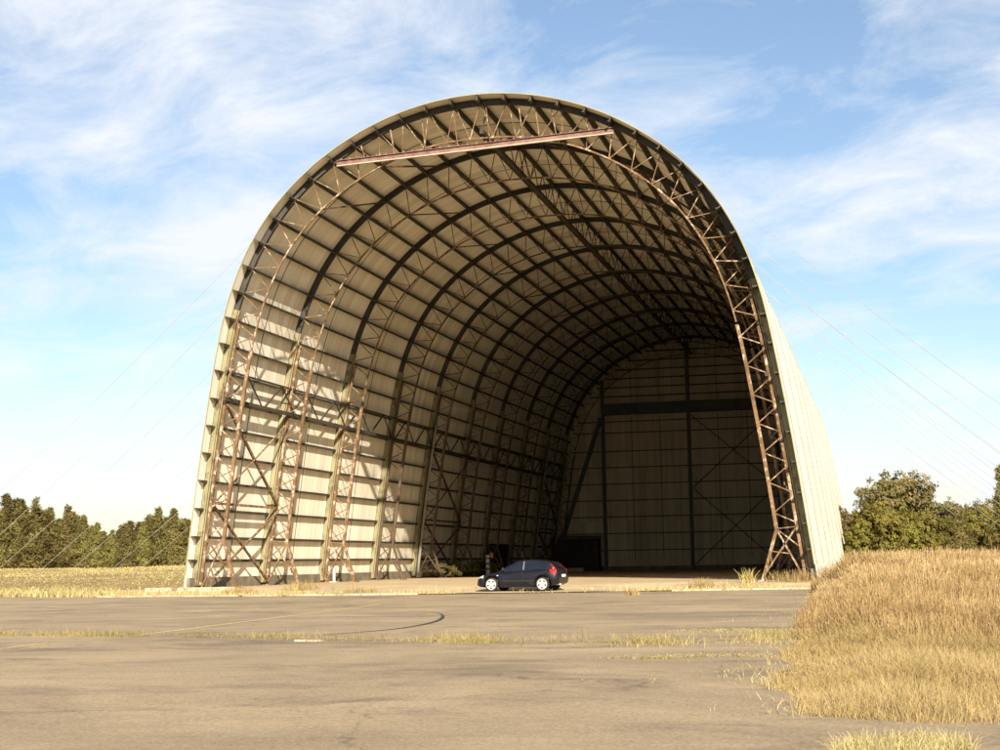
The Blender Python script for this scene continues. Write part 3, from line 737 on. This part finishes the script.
# ------------------------------------------------------------------ foliage
def leaf_cloud(n_clump, per, env, size, asp, droop, seed, spread):
    """env(rng, n) -> (n,3) clump centres and (n,) clump radii ; returns verts, quads, tint"""
    r = np.random.default_rng(seed)
    C, Rd = env(r, n_clump)
    c = np.repeat(C, per, 0); rd = np.repeat(Rd, per)
    d = r.normal(size=c.shape); d /= np.linalg.norm(d, axis=1)[:, None]
    p = c + d * (rd * r.random(len(c)) ** .45)[:, None] * np.array(spread)
    n = len(p); ax = c * np.array([1, 1, 0]); ax = ax / (np.linalg.norm(ax, axis=1)[:, None] + .3)
    nn = ax * .9 + d * .7 + r.normal(0, .45, (n, 3)) + np.array([0, 0, .25]); nn /= np.linalg.norm(nn, axis=1)[:, None]
    a = r.normal(size=(n, 3)); a[:, 2] -= droop; a -= nn * (a * nn).sum(1)[:, None]; a /= np.linalg.norm(a, axis=1)[:, None] + 1e-6
    b = np.cross(nn, a)
    L = size * r.uniform(.6, 1.4, n)[:, None]; w = L / asp
    v = np.stack([p - b * w * .5, p + a * L * .45 - b * w * .75, p + a * L, p + a * L * .45 + b * w * .75], 1).reshape(-1, 3)
    f = np.arange(4 * n).reshape(-1, 4)
    tint = np.repeat(np.clip(np.repeat(r.uniform(.15, .85, n_clump), per) + r.normal(0, .16, n), 0, 1), 4)
    return v, f, tint

def env_cone(h, rad, base, seed=0):
    r0 = np.random.default_rng(seed); k = 4
    ox = np.concatenate([[0], r0.uniform(-.5, .5, k - 1) * rad]); oy = np.concatenate([[0], r0.uniform(-.5, .5, k - 1) * rad]); hf = np.concatenate([[1], r0.uniform(.62, .93, k - 1)])
    def e(r, n):
        s_ = r.choice(k, n, p=[.4] + [.6 / (k - 1)] * (k - 1)); t = r.random(n) ** 1.1; hh = h * hf[s_]; z = base + (hh - base) * t
        rr = rad * .72 * ((1 - t) ** .95 * np.clip(.6 + 1.5 * t, 0, 1) + .02); a = r.uniform(0, 2 * np.pi, n); q = r.random(n) ** .5
        lobes = 1 + .55 * np.sin(a * 3 + t * 9 + s_) * np.sin(t * 17 + a)
        return np.stack([ox[s_] * (1 - .3 * t) + rr * q * lobes * np.cos(a), oy[s_] * (1 - .3 * t) + rr * q * lobes * np.sin(a), z], 1), .085 * h * (1.0 - .72 * t) * r.uniform(.6, 1.2, n)
    return e
def env_dome(h, rad, base, seed, nl=9):
    r0 = np.random.default_rng(seed); th = r0.uniform(0, 2 * np.pi, nl); rr = rad * r0.uniform(.15, .72, nl) ; zz = base + (h - base) * r0.uniform(.25, .74, nl); lr = rad * r0.uniform(.30, .5, nl)
    zz[0] = base + (h - base) * .78; rr[0] = rad * .1
    def e(r, n):
        k = r.integers(0, nl, n); d = r.normal(size=(n, 3)); d /= np.linalg.norm(d, axis=1)[:, None]
        c = np.stack([rr[k] * np.cos(th[k]), rr[k] * np.sin(th[k]), zz[k]], 1) + d * (lr[k] * r.random(n) ** .35)[:, None] * np.array([1, 1, .75 * (h - base) / (2 * rad) + .35])
        c[:, 2] = np.clip(c[:, 2], base * .5, h * .97); return c, rad * .13 * r.uniform(.5, 1.3, n)
    return e

def make_tree(name, h, rad, base, env, mat, seed, n_clump, per, size, asp, droop, spread, stems=1):
    r = random.Random(seed); root = empty(name)
    v, f, t = leaf_cloud(n_clump, per, env, size, asp, droop, seed, spread)
    np_mesh('crown', v, f, mat, root, col=t)
    mb = MB()
    for s in range(stems):
        ox = 0 if stems == 1 else r.uniform(-.5, .5); oy = 0 if stems == 1 else r.uniform(-.5, .5); lean = (r.uniform(-.04, .04) + ox * .15, r.uniform(-.04, .04) + oy * .15)
        top = h * .72; pts = [(ox + lean[0] * z, oy + lean[1] * z, z) for z in np.linspace(-.4, top, 8)]
        r0 = .03 * h / (stems ** .5); mb.tube(pts, [r0 * (1 - .88 * i / 7) for i in range(8)], 7)
        for i in range(9):
            z = base + (top - base) * (i + .5) / 10; a = r.uniform(0, 6.28); l = rad * r.uniform(.25, .5) * (1 - .6 * z / h)
            p = Vector((ox + lean[0] * z, oy + lean[1] * z, z)); q = p + Vector((math.cos(a) * l, math.sin(a) * l, l * r.uniform(.4, .9)))
            mb.tube([p, p.lerp(q, .5) + Vector((0, 0, .06 * l)), q], [r0 * .4, r0 * .25, r0 * .08], 5)
    mb.build('trunk', M['bark'], root)
    return root
def copy_tree(o, parent=None):
    c = o.copy(); COL.objects.link(c); c.parent = parent
    for ch in o.children: copy_tree(ch, c)
    return c

CAS = [make_tree('casuarina_tree', 9.0, 2.0, .5, env_cone(9.0, 2.5, .3, 20 + i), M['casuarina'], 10 + i, 300, 34, .46, 7.0, -.7, (1, 1, 1.5)) for i in range(6)]
BUSH = [make_tree('bushy_tree', 6.0, 3.0, .3, env_dome(6.0, 3.1, .25, 40 + i, 11), M['bush'], 30 + i, 300, 46, .26, 2.4, .2, (1, 1, .8), 3) for i in range(3)]
GUM = [make_tree('gum_tree', 7.0, 3.2, 1.0, env_dome(7.0, 3.2, .9, 60 + i, 20), M['gum'], 50 + i, 360, 36, .26, 3.0, .8, (1, 1, .7), 2) for i in range(2)]
used = set()
def place(protos, i, x, y, h, h0, wide, label, group, cat='tree', rz=None):
    o = protos[i % len(protos)]
    if o.name in used: o = copy_tree(o)
    used.add(o.name)
    o.location = (x, y, float(terrain(x, y)) - .05); s = h / h0; o.scale = (s * wide, s * wide, s)
    o.rotation_euler = (0, 0, random.uniform(0, 6.28) if rz is None else rz); tag(o, label, cat, group); return o

# left tree line (px across the photo -> points on a line about 190 m away)
def left_pt(px, D):
    a, b_ = Vector((-87.6, 95.9)), Vector((-65.75, 101.4)); p = a.lerp(b_, px / 180); c = Vector((19.52, -74.7))
    return c + (p - c) * (D / 190)
LT = [(-14, 66, 'tall casuarina at the far left edge of the left tree line'), (5, 69, 'tallest pointed casuarina near the left edge of the tree line'), (20, 62, 'narrow casuarina just right of the tallest one in the left tree line'),
      (35, 62, 'casuarina with a split pointed top in the left tree line'), (49, 55, 'shorter full casuarina between two pointed ones in the left tree line'), (67, 57, 'tall slim casuarina in the middle of the left tree line'),
      (83, 46, 'rounded casuarina right of the slim one in the left tree line'), (97, 40, 'low casuarina at the dip of the left tree line'), (112, 33, 'lowest casuarina in the dip of the left tree line'),
      (127, 37, 'small pointed casuarina right of the dip in the left tree line'), (143, 40, 'mid-height casuarina left of the big pair beside the hangar'), (158, 53, 'big broad casuarina, the left one of the pair beside the hangar'),
      (173, 50, 'big broad casuarina, the right one of the pair beside the hangar'), (188, 42, 'casuarina partly hidden behind the left edge of the hangar')]
for i, (px, hp, lab) in enumerate(LT):
    p = left_pt(px, 186 + random.uniform(-5, 5)); place(CAS, i, p.x, p.y, hp * 190 / 1519 * 1.09, 9.0, 1.3, lab, 'casuarinas in the left tree line')
for i in range(30):
    px = -50 + i * 9; p = left_pt(px, 204 + random.uniform(-6, 12)); hp = np.interp(px, [-60, 0, 60, 110, 150, 220], [62, 58, 50, 34, 44, 42]) + random.uniform(-5, 3)
    place(CAS, i * 3 + 1, p.x, p.y, hp * 205 / 1519 * 1.07, 9.0, 1.7, 'dark casuarina in the back row of the left tree line, behind the front trees', 'casuarinas in the back row of the left tree line')
def right_pt(px, D):
    a, b_ = Vector((14.39, 121.2)), Vector((33.81, 126.02)); p = a.lerp(b_, (px - 840) / 160); c = Vector((19.52, -74.7))
    return c + (p - c) * (D / 200)
RT = [(GUM, 840, 62, 150, 7, .8, 'pale thin gum tree against the right wall of the hangar'), (GUM, 858, 56, 150, 7, .8, 'pale feathery gum tree just right of the hangar wall'),
      (GUM, 897, 86, 152, 7, 1.0, 'tallest domed brown-green gum tree above the right bushes'), (GUM, 934, 58, 158, 7, .9, 'brownish gum tree right of the big dome'),
      (BUSH, 862, 46, 138, 6, .9, 'round olive bush in front of the feathery gum tree'), (BUSH, 884, 56, 137, 6, .95, 'large bright olive bush below the domed gum tree'), (BUSH, 907, 52, 139, 6, .9, 'olive bush at the right foot of the domed gum tree'),
      (BUSH, 929, 44, 140, 6, .9, 'darker olive bush left of the small conical tree'), (GUM, 952, 54, 160, 7, .9, 'gum tree behind the small conical tree'), (CAS, 963, 50, 118, 9, 1.25, 'small conical casuarina standing forward in the dry grass'),
      (BUSH, 948, 36, 142, 6, 1.0, 'low bush left behind the small conical tree'), (BUSH, 982, 46, 141, 6, .9, 'olive bush right of the small conical tree'), (GUM, 990, 56, 155, 7, .9, 'gum tree behind the bushes near the right edge'),
      (CAS, 1004, 88, 130, 9, .85, 'tall dark casuarina cut by the right edge of the photo'), (BUSH, 1008, 44, 139, 6, 1.0, 'bush at the right edge under the tall dark casuarina')]
for i, (pr, px, hp, D, h0, wd, lab) in enumerate(RT):
    p = right_pt(px, D); place(pr, i + (1 if pr is GUM else 0), p.x, p.y, (hp + 3) * D / 1519, h0, wd, lab, 'trees right of the hangar')
for i in range(14):
    px = 838 + i * 16; p = right_pt(px, 170 + random.uniform(-5, 8)); place(BUSH if i % 2 else GUM, i, p.x, p.y, random.uniform(4.6, 6.0), 6.0 if i % 2 else 7.0, 1.3, 'olive tree in the dense back row right of the hangar, behind the front bushes', 'trees in the back row right of the hangar')

# ------------------------------------------------------------------ grass
def blades(name, x, y, z, h, w, mat, lean=.35, tint=None, label=None, seedhead=None):
    n = len(x); r = rng
    a = r.uniform(0, 2 * np.pi, n); ln = r.gamma(2.0, lean / 2, n) * h; la = r.uniform(0, 2 * np.pi, n)
    bx, by = np.cos(a) * w / 2, np.sin(a) * w / 2; lx, ly = np.cos(la) * ln, np.sin(la) * ln
    base = np.stack([x, y, z - .03], 1); bv = np.stack([bx, by, 0 * bx], 1)
    m1 = base + np.stack([lx * .3, ly * .3, h * .55], 1); tp = base + np.stack([lx, ly, np.sqrt(np.maximum(h * h - (ln * .6) ** 2, h * h * .2))], 1)
    sw = (.7 if seedhead is None else seedhead)
    v = np.stack([base - bv, base + bv, m1 + bv * .8, m1 - bv * .8, tp + bv * sw * .5, tp - bv * sw * .5], 1).reshape(-1, 3)
    i = np.arange(n)[:, None] * 6
    f = np.concatenate([i + np.array([[0, 1, 2, 3]]), i + np.array([[3, 2, 4, 5]])], 0)
    t = np.repeat(np.clip(tint if tint is not None else r.random(n), 0, 1), 6)
    o = np_mesh(name, v, f, mat, col=t); tag(o, kind='stuff'); return o
def vnoise(x, y, s, seed=0):
    r = np.random.default_rng(seed); k = r.normal(size=(6, 2)) * s; ph = r.uniform(0, 6.28, 6); return sum(np.sin(x * k[i, 0] + y * k[i, 1] + ph[i]) for i in range(6)) / 6 ** .5
# tall field on the right
def scatter(n, x0, x1, y0, y1, ok):
    x = rng.uniform(x0, x1, n); y = rng.uniform(y0, y1, n); m = ok(x, y); return x[m], y[m]
SH = lambda x, y: sstep(-42, -49, y + (x - 18) * .9 + 1.0 * vnoise(x, y, .5, 3))      # 1 = short front grass
parts_ = []
for (n, x0, x1, y0, y1) in ((170000, 16.5, 26, -61, -45), (380000, 16, 31, -46, -10), (220000, 16, 38, -12, 40), (60000, 16, 60, 38, 125)):
    x, y = scatter(n, x0, x1, y0, y1, lambda x, y: (x > apron_edge(np.minimum(y, -3)) - .12 + .10 * vnoise(x, y, 1.5, 5)) & (y > -60.0 + .35 * vnoise(x, y, 1.2, 8)))
    parts_.append((x, y))
x = np.concatenate([p[0] for p in parts_]); y = np.concatenate([p[1] for p in parts_]); n = len(x)
short = SH(x, y); m = rng.random(n) < (.55 + .45 * (vnoise(x, y, 1.2, 11) > -.6)); x, y, short = x[m], y[m], short[m]; n = len(x)
dist = np.hypot(x - 19.5, y + 74.7)
edge_d = np.clip((x - apron_edge(np.minimum(y, -3))) / 1.0, 0.3, 1); edge_d = np.where(y > -9, 1, edge_d)
h = (np.clip(.72 + .17 * vnoise(x, y, .45, 1) + .10 * vnoise(x, y, 2.2, 2), .35, 1.2) * (1 - short) + short * np.clip(.26 + .07 * vnoise(x, y, 1.5, 4), .12, .5)) * np.where(rng.random(n) < .12, rng.uniform(1.05, 1.3, n), rng.uniform(.5, 1.08, n)) * (edge_d ** .5)
tint = np.clip(.42 + .17 * vnoise(x, y, .22, 21) + .15 * vnoise(x, y, 1.0, 22) + rng.normal(0, .17, n) + .12 * short, 0, 1)
z = terrain(x, y)
ms = short > .5
blades('dry_grass', x[~ms], y[~ms], z[~ms], h[~ms], np.clip(.00036 * dist[~ms], .007, .05), M['straw'], np.where(rng.random((~ms).sum()) < .14, .9, .22), tint[~ms], seedhead=1.5)
blades('low_grass', x[ms], y[ms], z[ms], h[ms], np.clip(.00038 * dist[ms], .006, .05), M['straw_low'], .7, tint[ms])
ne = 8000; y2 = rng.uniform(-60, -8, ne); x2 = apron_edge(y2) - rng.gamma(1.1, .38, ne) * (1 + .8 * vnoise(y2 * 0, y2, 1.4, 17)).clip(.2, 2); m = vnoise(x2, y2, 2.0, 18) > -.25; x2, y2 = x2[m], y2[m]
blades('low_grass', x2, y2, terrain(np.minimum(x2, 16.8), y2) + .012, rng.gamma(2, .028, len(x2)), np.full(len(x2), .010), M['field'], .9)
# tuft at the bottom edge and grassy joint across the apron
x, y = scatter(9000, 18.9, 20.6, -63, -60.9, lambda x, y: np.hypot((x - 19.6) / .62, (y + 61.75) / .55) < 1 + .3 * vnoise(x, y, 2.4, 9))
blades('low_grass', x, y, terrain(x, y), rng.uniform(.04, .2, len(x)), np.full(len(x), .0065), M['field'], .7)
def joint_y(x): return np.interp(x, [-30, -2, 5, 12.2, 15.3, 18], [-36, -41.4, -43.2, -45.6, -45.8, -44.6])
jr = []
for q in np.arange(-29, 17.6, .25): jr.append((float(q), float(joint_y(q) + .08 * math.sin(q * 2.3) + .05 * math.sin(q * 7))))
jr_w = [.18 + .34 * abs(math.sin(q * .9) * math.sin(q * 2.7 + 1)) + np.interp(q, [-29, 6, 12, 17], [.1, .05, .35, .9]) for q, _ in jr]
ribbon('joint_soil', jr, lambda t: jr_w[min(len(jr_w) - 1, int(t * (len(jr_w) - 1) + .5))], M['soil'], .016)
x = rng.uniform(-28, 18.3, 110000); y = joint_y(x) + rng.normal(0, .55, len(x)) * np.interp(x, [-5, 10, 15, 19], [.7, .7, 1.3, 1.9])
dn = np.interp(x, [-28, 0, 3, 5, 10.5, 11.5, 15, 19], [.6, .7, .55, .35, .35, .8, 1.0, 1.0]) * np.clip(vnoise(x, y, 1.6, 13) * .9 + .45 + .5 * vnoise(x, y, .4, 14), .04, 1); m = rng.random(len(x)) < dn; x, y = x[m], y[m]
blades('joint_grass', x, y, terrain(np.minimum(x, 18.4), y) + .012, np.clip(rng.gamma(2.2, .029, len(x)) * np.interp(x, [0, 8, 15, 19], [.9, .95, 1.15, 1.3]), .02, .34), np.full(len(x), .013), M['joint'], .6, np.clip(rng.normal(.5, .2, len(x)) + .25 * vnoise(x, y, .7, 15), 0, 1))
# left field
x = rng.uniform(-135, -17, 120000); y = -4.0 + 120 * rng.random(120000) ** 1.6
m = ((x < -19.5) | (y > 1)) & (x > -28 - (y + 5) * .95); x, y = x[m], y[m]; dist = np.hypot(x - 19.5, y + 74.7)
hh = np.clip(.20 + .08 * vnoise(x, y, .3, 31), .06, .4) * rng.uniform(.5, 1.2, len(x)) * np.interp(y, [-4, 1, 7, 50, 85, 120], [1.5, 1.3, .45, .5, .8, 1.6])
tn = np.clip(np.interp(y, [-4, 2, 9, 60, 90], [.62, .55, .36, .40, .62]) + .14 * vnoise(x, y, .12, 33) + rng.normal(0, .13, len(x)), 0, 1)
blades('field_grass', x, y, terrain(x, y), hh, .0006 * dist, M['field'], .6, tn)
# sparse straw along the kerb and the verge
x = rng.uniform(-19, 16.8, 20000); y = kerb_y(x) + .05 + rng.gamma(1.5, .8, len(x))
ip = (np.abs(x - 2.9) < 2.6) & (y > -6.0) & (y < -2.4)
m = (rng.random(len(x)) < np.clip(.3 + .55 * vnoise(x, y, .8, 41), 0, 1) * np.interp(x, [-18, 0, 6, 11, 16], [.8, .35, .3, .8, 1.])) & (y < 1.2) & ~ip; x, y = x[m], y[m]
blades('verge_grass', x, y, floor_z(x, y), rng.gamma(2.2, .05, len(x)), np.full(len(x), .03), M['straw_low'], .6)

for cx, cy, rx, ry, sd_ in LITTER:
    n = int(4200 * (rx * ry) ** .5); x = cx + rx * rng.normal(0, .62, n); y = cy + ry * rng.normal(0, .62, n); m = vnoise(x, y, 2.2, sd_) > -.35; x, y = x[m], y[m]
    m = x < apron_edge(y) + .3; x, y = x[m], y[m]
    blades('straw_litter', x, y, terrain(np.minimum(x, 16.8), y) + .043, rng.uniform(.008, .025, len(x)), np.full(len(x), .015), M['field'], 2.5, rng.uniform(.2, .9, len(x)))
# weeds and tufts one can count
def tuft_obj(name, n, rad, h, mat, w, lean, seed):
    r = np.random.default_rng(seed); a = r.uniform(0, 6.28, n); q = rad * r.random(n) ** .7
    global rng; keep = rng; rng = r
    o = blades(name, q * np.cos(a), q * np.sin(a), np.zeros(n), h * r.uniform(.45, 1.1, n), np.full(n, w), mat, lean); rng = keep
    del o['kind']; return o
TUF = [('grass_tuft', (11.2, -2.6), .7, .5, 'tall dry grass tuft on the sandy verge right of the middle door post'), ('grass_tuft', (13.2, -.6), .40, .75, 'tallest dry grass tuft left of the right truss foot'),
       ('grass_tuft', (15.4, .0), 1.3, .6, 'wide dry grass tuft at the foot of the front right truss'), ('grass_tuft', (9.6, -13.0), .3, .4, 'small lone grass tuft growing out of the asphalt'),
       ('grass_tuft', (-12.2, -2.4), .9, .42, 'dry grass tuft before the second left truss foot'), ('grass_tuft', (-9.4, -1.0), 1.0, .5, 'orange-brown grass tuft before the fourth left truss'), ('grass_tuft', (-5.5, -3.4), 1.0, .35, 'low straw tuft on the verge left of the car')]
for i, (nm, (x, y), rd, h, lab) in enumerate(TUF):
    o = tuft_obj(nm, int(230 * rd), rd, h, M['straw_low'], .022, .6, 70 + i); zz = float(floor_z(x, y)) if y > -6 else float(terrain(x, y)) + .012
    o.location = (x, y, zz); tag(o, lab, 'grass tuft', 'grass tufts at the hangar entrance')
WD = [(40.5, 1.0, 'leafy green weed clump at the wall left of the car, nearest the entrance'), (44.8, 1.1, 'large leafy weed clump at the wall, second from the entrance'), (49.0, .9, 'leafy weed clump at the wall, third from the entrance'), (53.0, 1.2, 'bushy weed clump at the wall just left of the car bonnet'), (57.5, 1.0, 'weed clump at the wall behind the car bonnet')]
for i, (y, h, lab) in enumerate(WD):
    root = empty('weed_clump', (-13.9 - .1 * i, y, FZ))
    v, f, t = leaf_cloud(46, 26, env_dome(h, 1.5, .1, 80 + i, 6), .22, 2.2, .1, 90 + i, (1, 1.2, .8)); np_mesh('leaves', v, f, M['weed'], root, col=t)
    mb = MB()
    for q in range(6): a = q * 1.05; mb.tube([(0.2 * math.cos(a), .2 * math.sin(a), 0), (.8 * math.cos(a), .9 * math.sin(a), h * .7)], [.02, .008], 5)
    mb.build('stem', M['bark'], root); tag(root, lab, 'weeds', 'weed clumps along the left wall')

# ------------------------------------------------------------------ camera
cam = bpy.data.cameras.new('Camera'); co = link(bpy.data.objects.new('Camera', cam))
fw = Vector((-.23872598, .96335814, .12227427)); rt = Vector((.97000049, .2425156, -.01688875)); up = Vector((.04592333, -.11457432, .99235265))
co.matrix_world = Matrix(((rt.x, up.x, -fw.x, 19.52182738), (rt.y, up.y, -fw.y, -74.7), (rt.z, up.z, -fw.z, 1.63), (0, 0, 0, 1)))
cam.sensor_width = 36; cam.lens = 54.693; cam.clip_end = 5000; cam.clip_start = .1
scene.camera = co

# ------------------------------------------------------------------ light
AZ, EL = 24.0, 28.0
sd_ = Vector((math.sin(R(AZ)) * math.cos(R(EL)), -math.cos(R(AZ)) * math.cos(R(EL)), math.sin(R(EL))))
sl = bpy.data.lights.new('Sun', 'SUN'); sl.energy = 4.8; sl.angle = R(.55); sl.color = (1.0, .90, .73)
so = link(bpy.data.objects.new('Sun', sl)); so.rotation_euler = sd_.to_track_quat('Z', 'Y').to_euler(); so.location = (30, -100, 60)
world = bpy.data.worlds.new('World'); scene.world = world; world.use_nodes = True
wn = NT(world); bg = wn.n['Background']; bg.inputs['Strength'].default_value = .06
sky = wn.new('ShaderNodeTexSky'); sky.sky_type = 'NISHITA'; sky.sun_disc = False; sky.sun_elevation = R(EL); sky.sun_rotation = math.atan2(sd_.x, sd_.y)
sky.air_density = 1.0; sky.dust_density = .8; sky.ozone_density = 1.2; sky.altitude = 30
tc = wn.new('ShaderNodeTexCoord'); d = tc.outputs['Generated']
sep = wn.new('ShaderNodeSeparateXYZ'); wn.link(d, sep.inputs[0])
zc = wn.math('ADD', wn.math('MAXIMUM', sep.outputs['Z'], 0.0), .22)
cb = wn.new('ShaderNodeCombineXYZ'); wn.link(wn.math('DIVIDE', sep.outputs['X'], zc), cb.inputs[0]); wn.link(wn.math('DIVIDE', sep.outputs['Y'], zc), cb.inputs[1])
pl_ = wn.mapping(cb.outputs[0], (1, 1, 1), (0.35, 1.15, 0), (0, 0, R(28)))
big = wn.noise(pl_, 1.25, 2, .5, .0)
wsp = wn.noise(wn.mapping(pl_, (1.0, 1.35, 1)), 3.8, 14, .66, .45)
cover = wn.math('ADD', wn.math('MULTIPLY', big, .62), wn.math('MULTIPLY', wsp, .5))
hz = wn.math('MULTIPLY', wn.math('SUBTRACT', .26, sep.outputs['Z']), .12)
cover = wn.math('ADD', cover, wn.math('MAXIMUM', hz, -.03))
fac = wn.ramp(cover, [(.49, .06), (.57, .42), (.67, .93)])
hs = wn.new('ShaderNodeHueSaturation'); hs.inputs['Saturation'].default_value = 1.08; hs.inputs['Value'].default_value = 1.05; wn.link(sky.outputs[0], hs.inputs['Color'])
cloud = wn.mix(fac, hs.outputs['Color'], (6.5, 6.7, 7.1))
wn.link(cloud, bg.inputs['Color'])

vs = scene.view_settings; vs.view_transform = 'Standard'; vs.look = 'None'; vs.exposure = 1.3; vs.gamma = 1.0; vs.use_curve_mapping = False
scene.cycles.max_bounces = 6; scene.cycles.diffuse_bounces = 5; scene.cycles.glossy_bounces = 2; scene.cycles.transparent_max_bounces = 4
scene.cycles.use_denoising = True
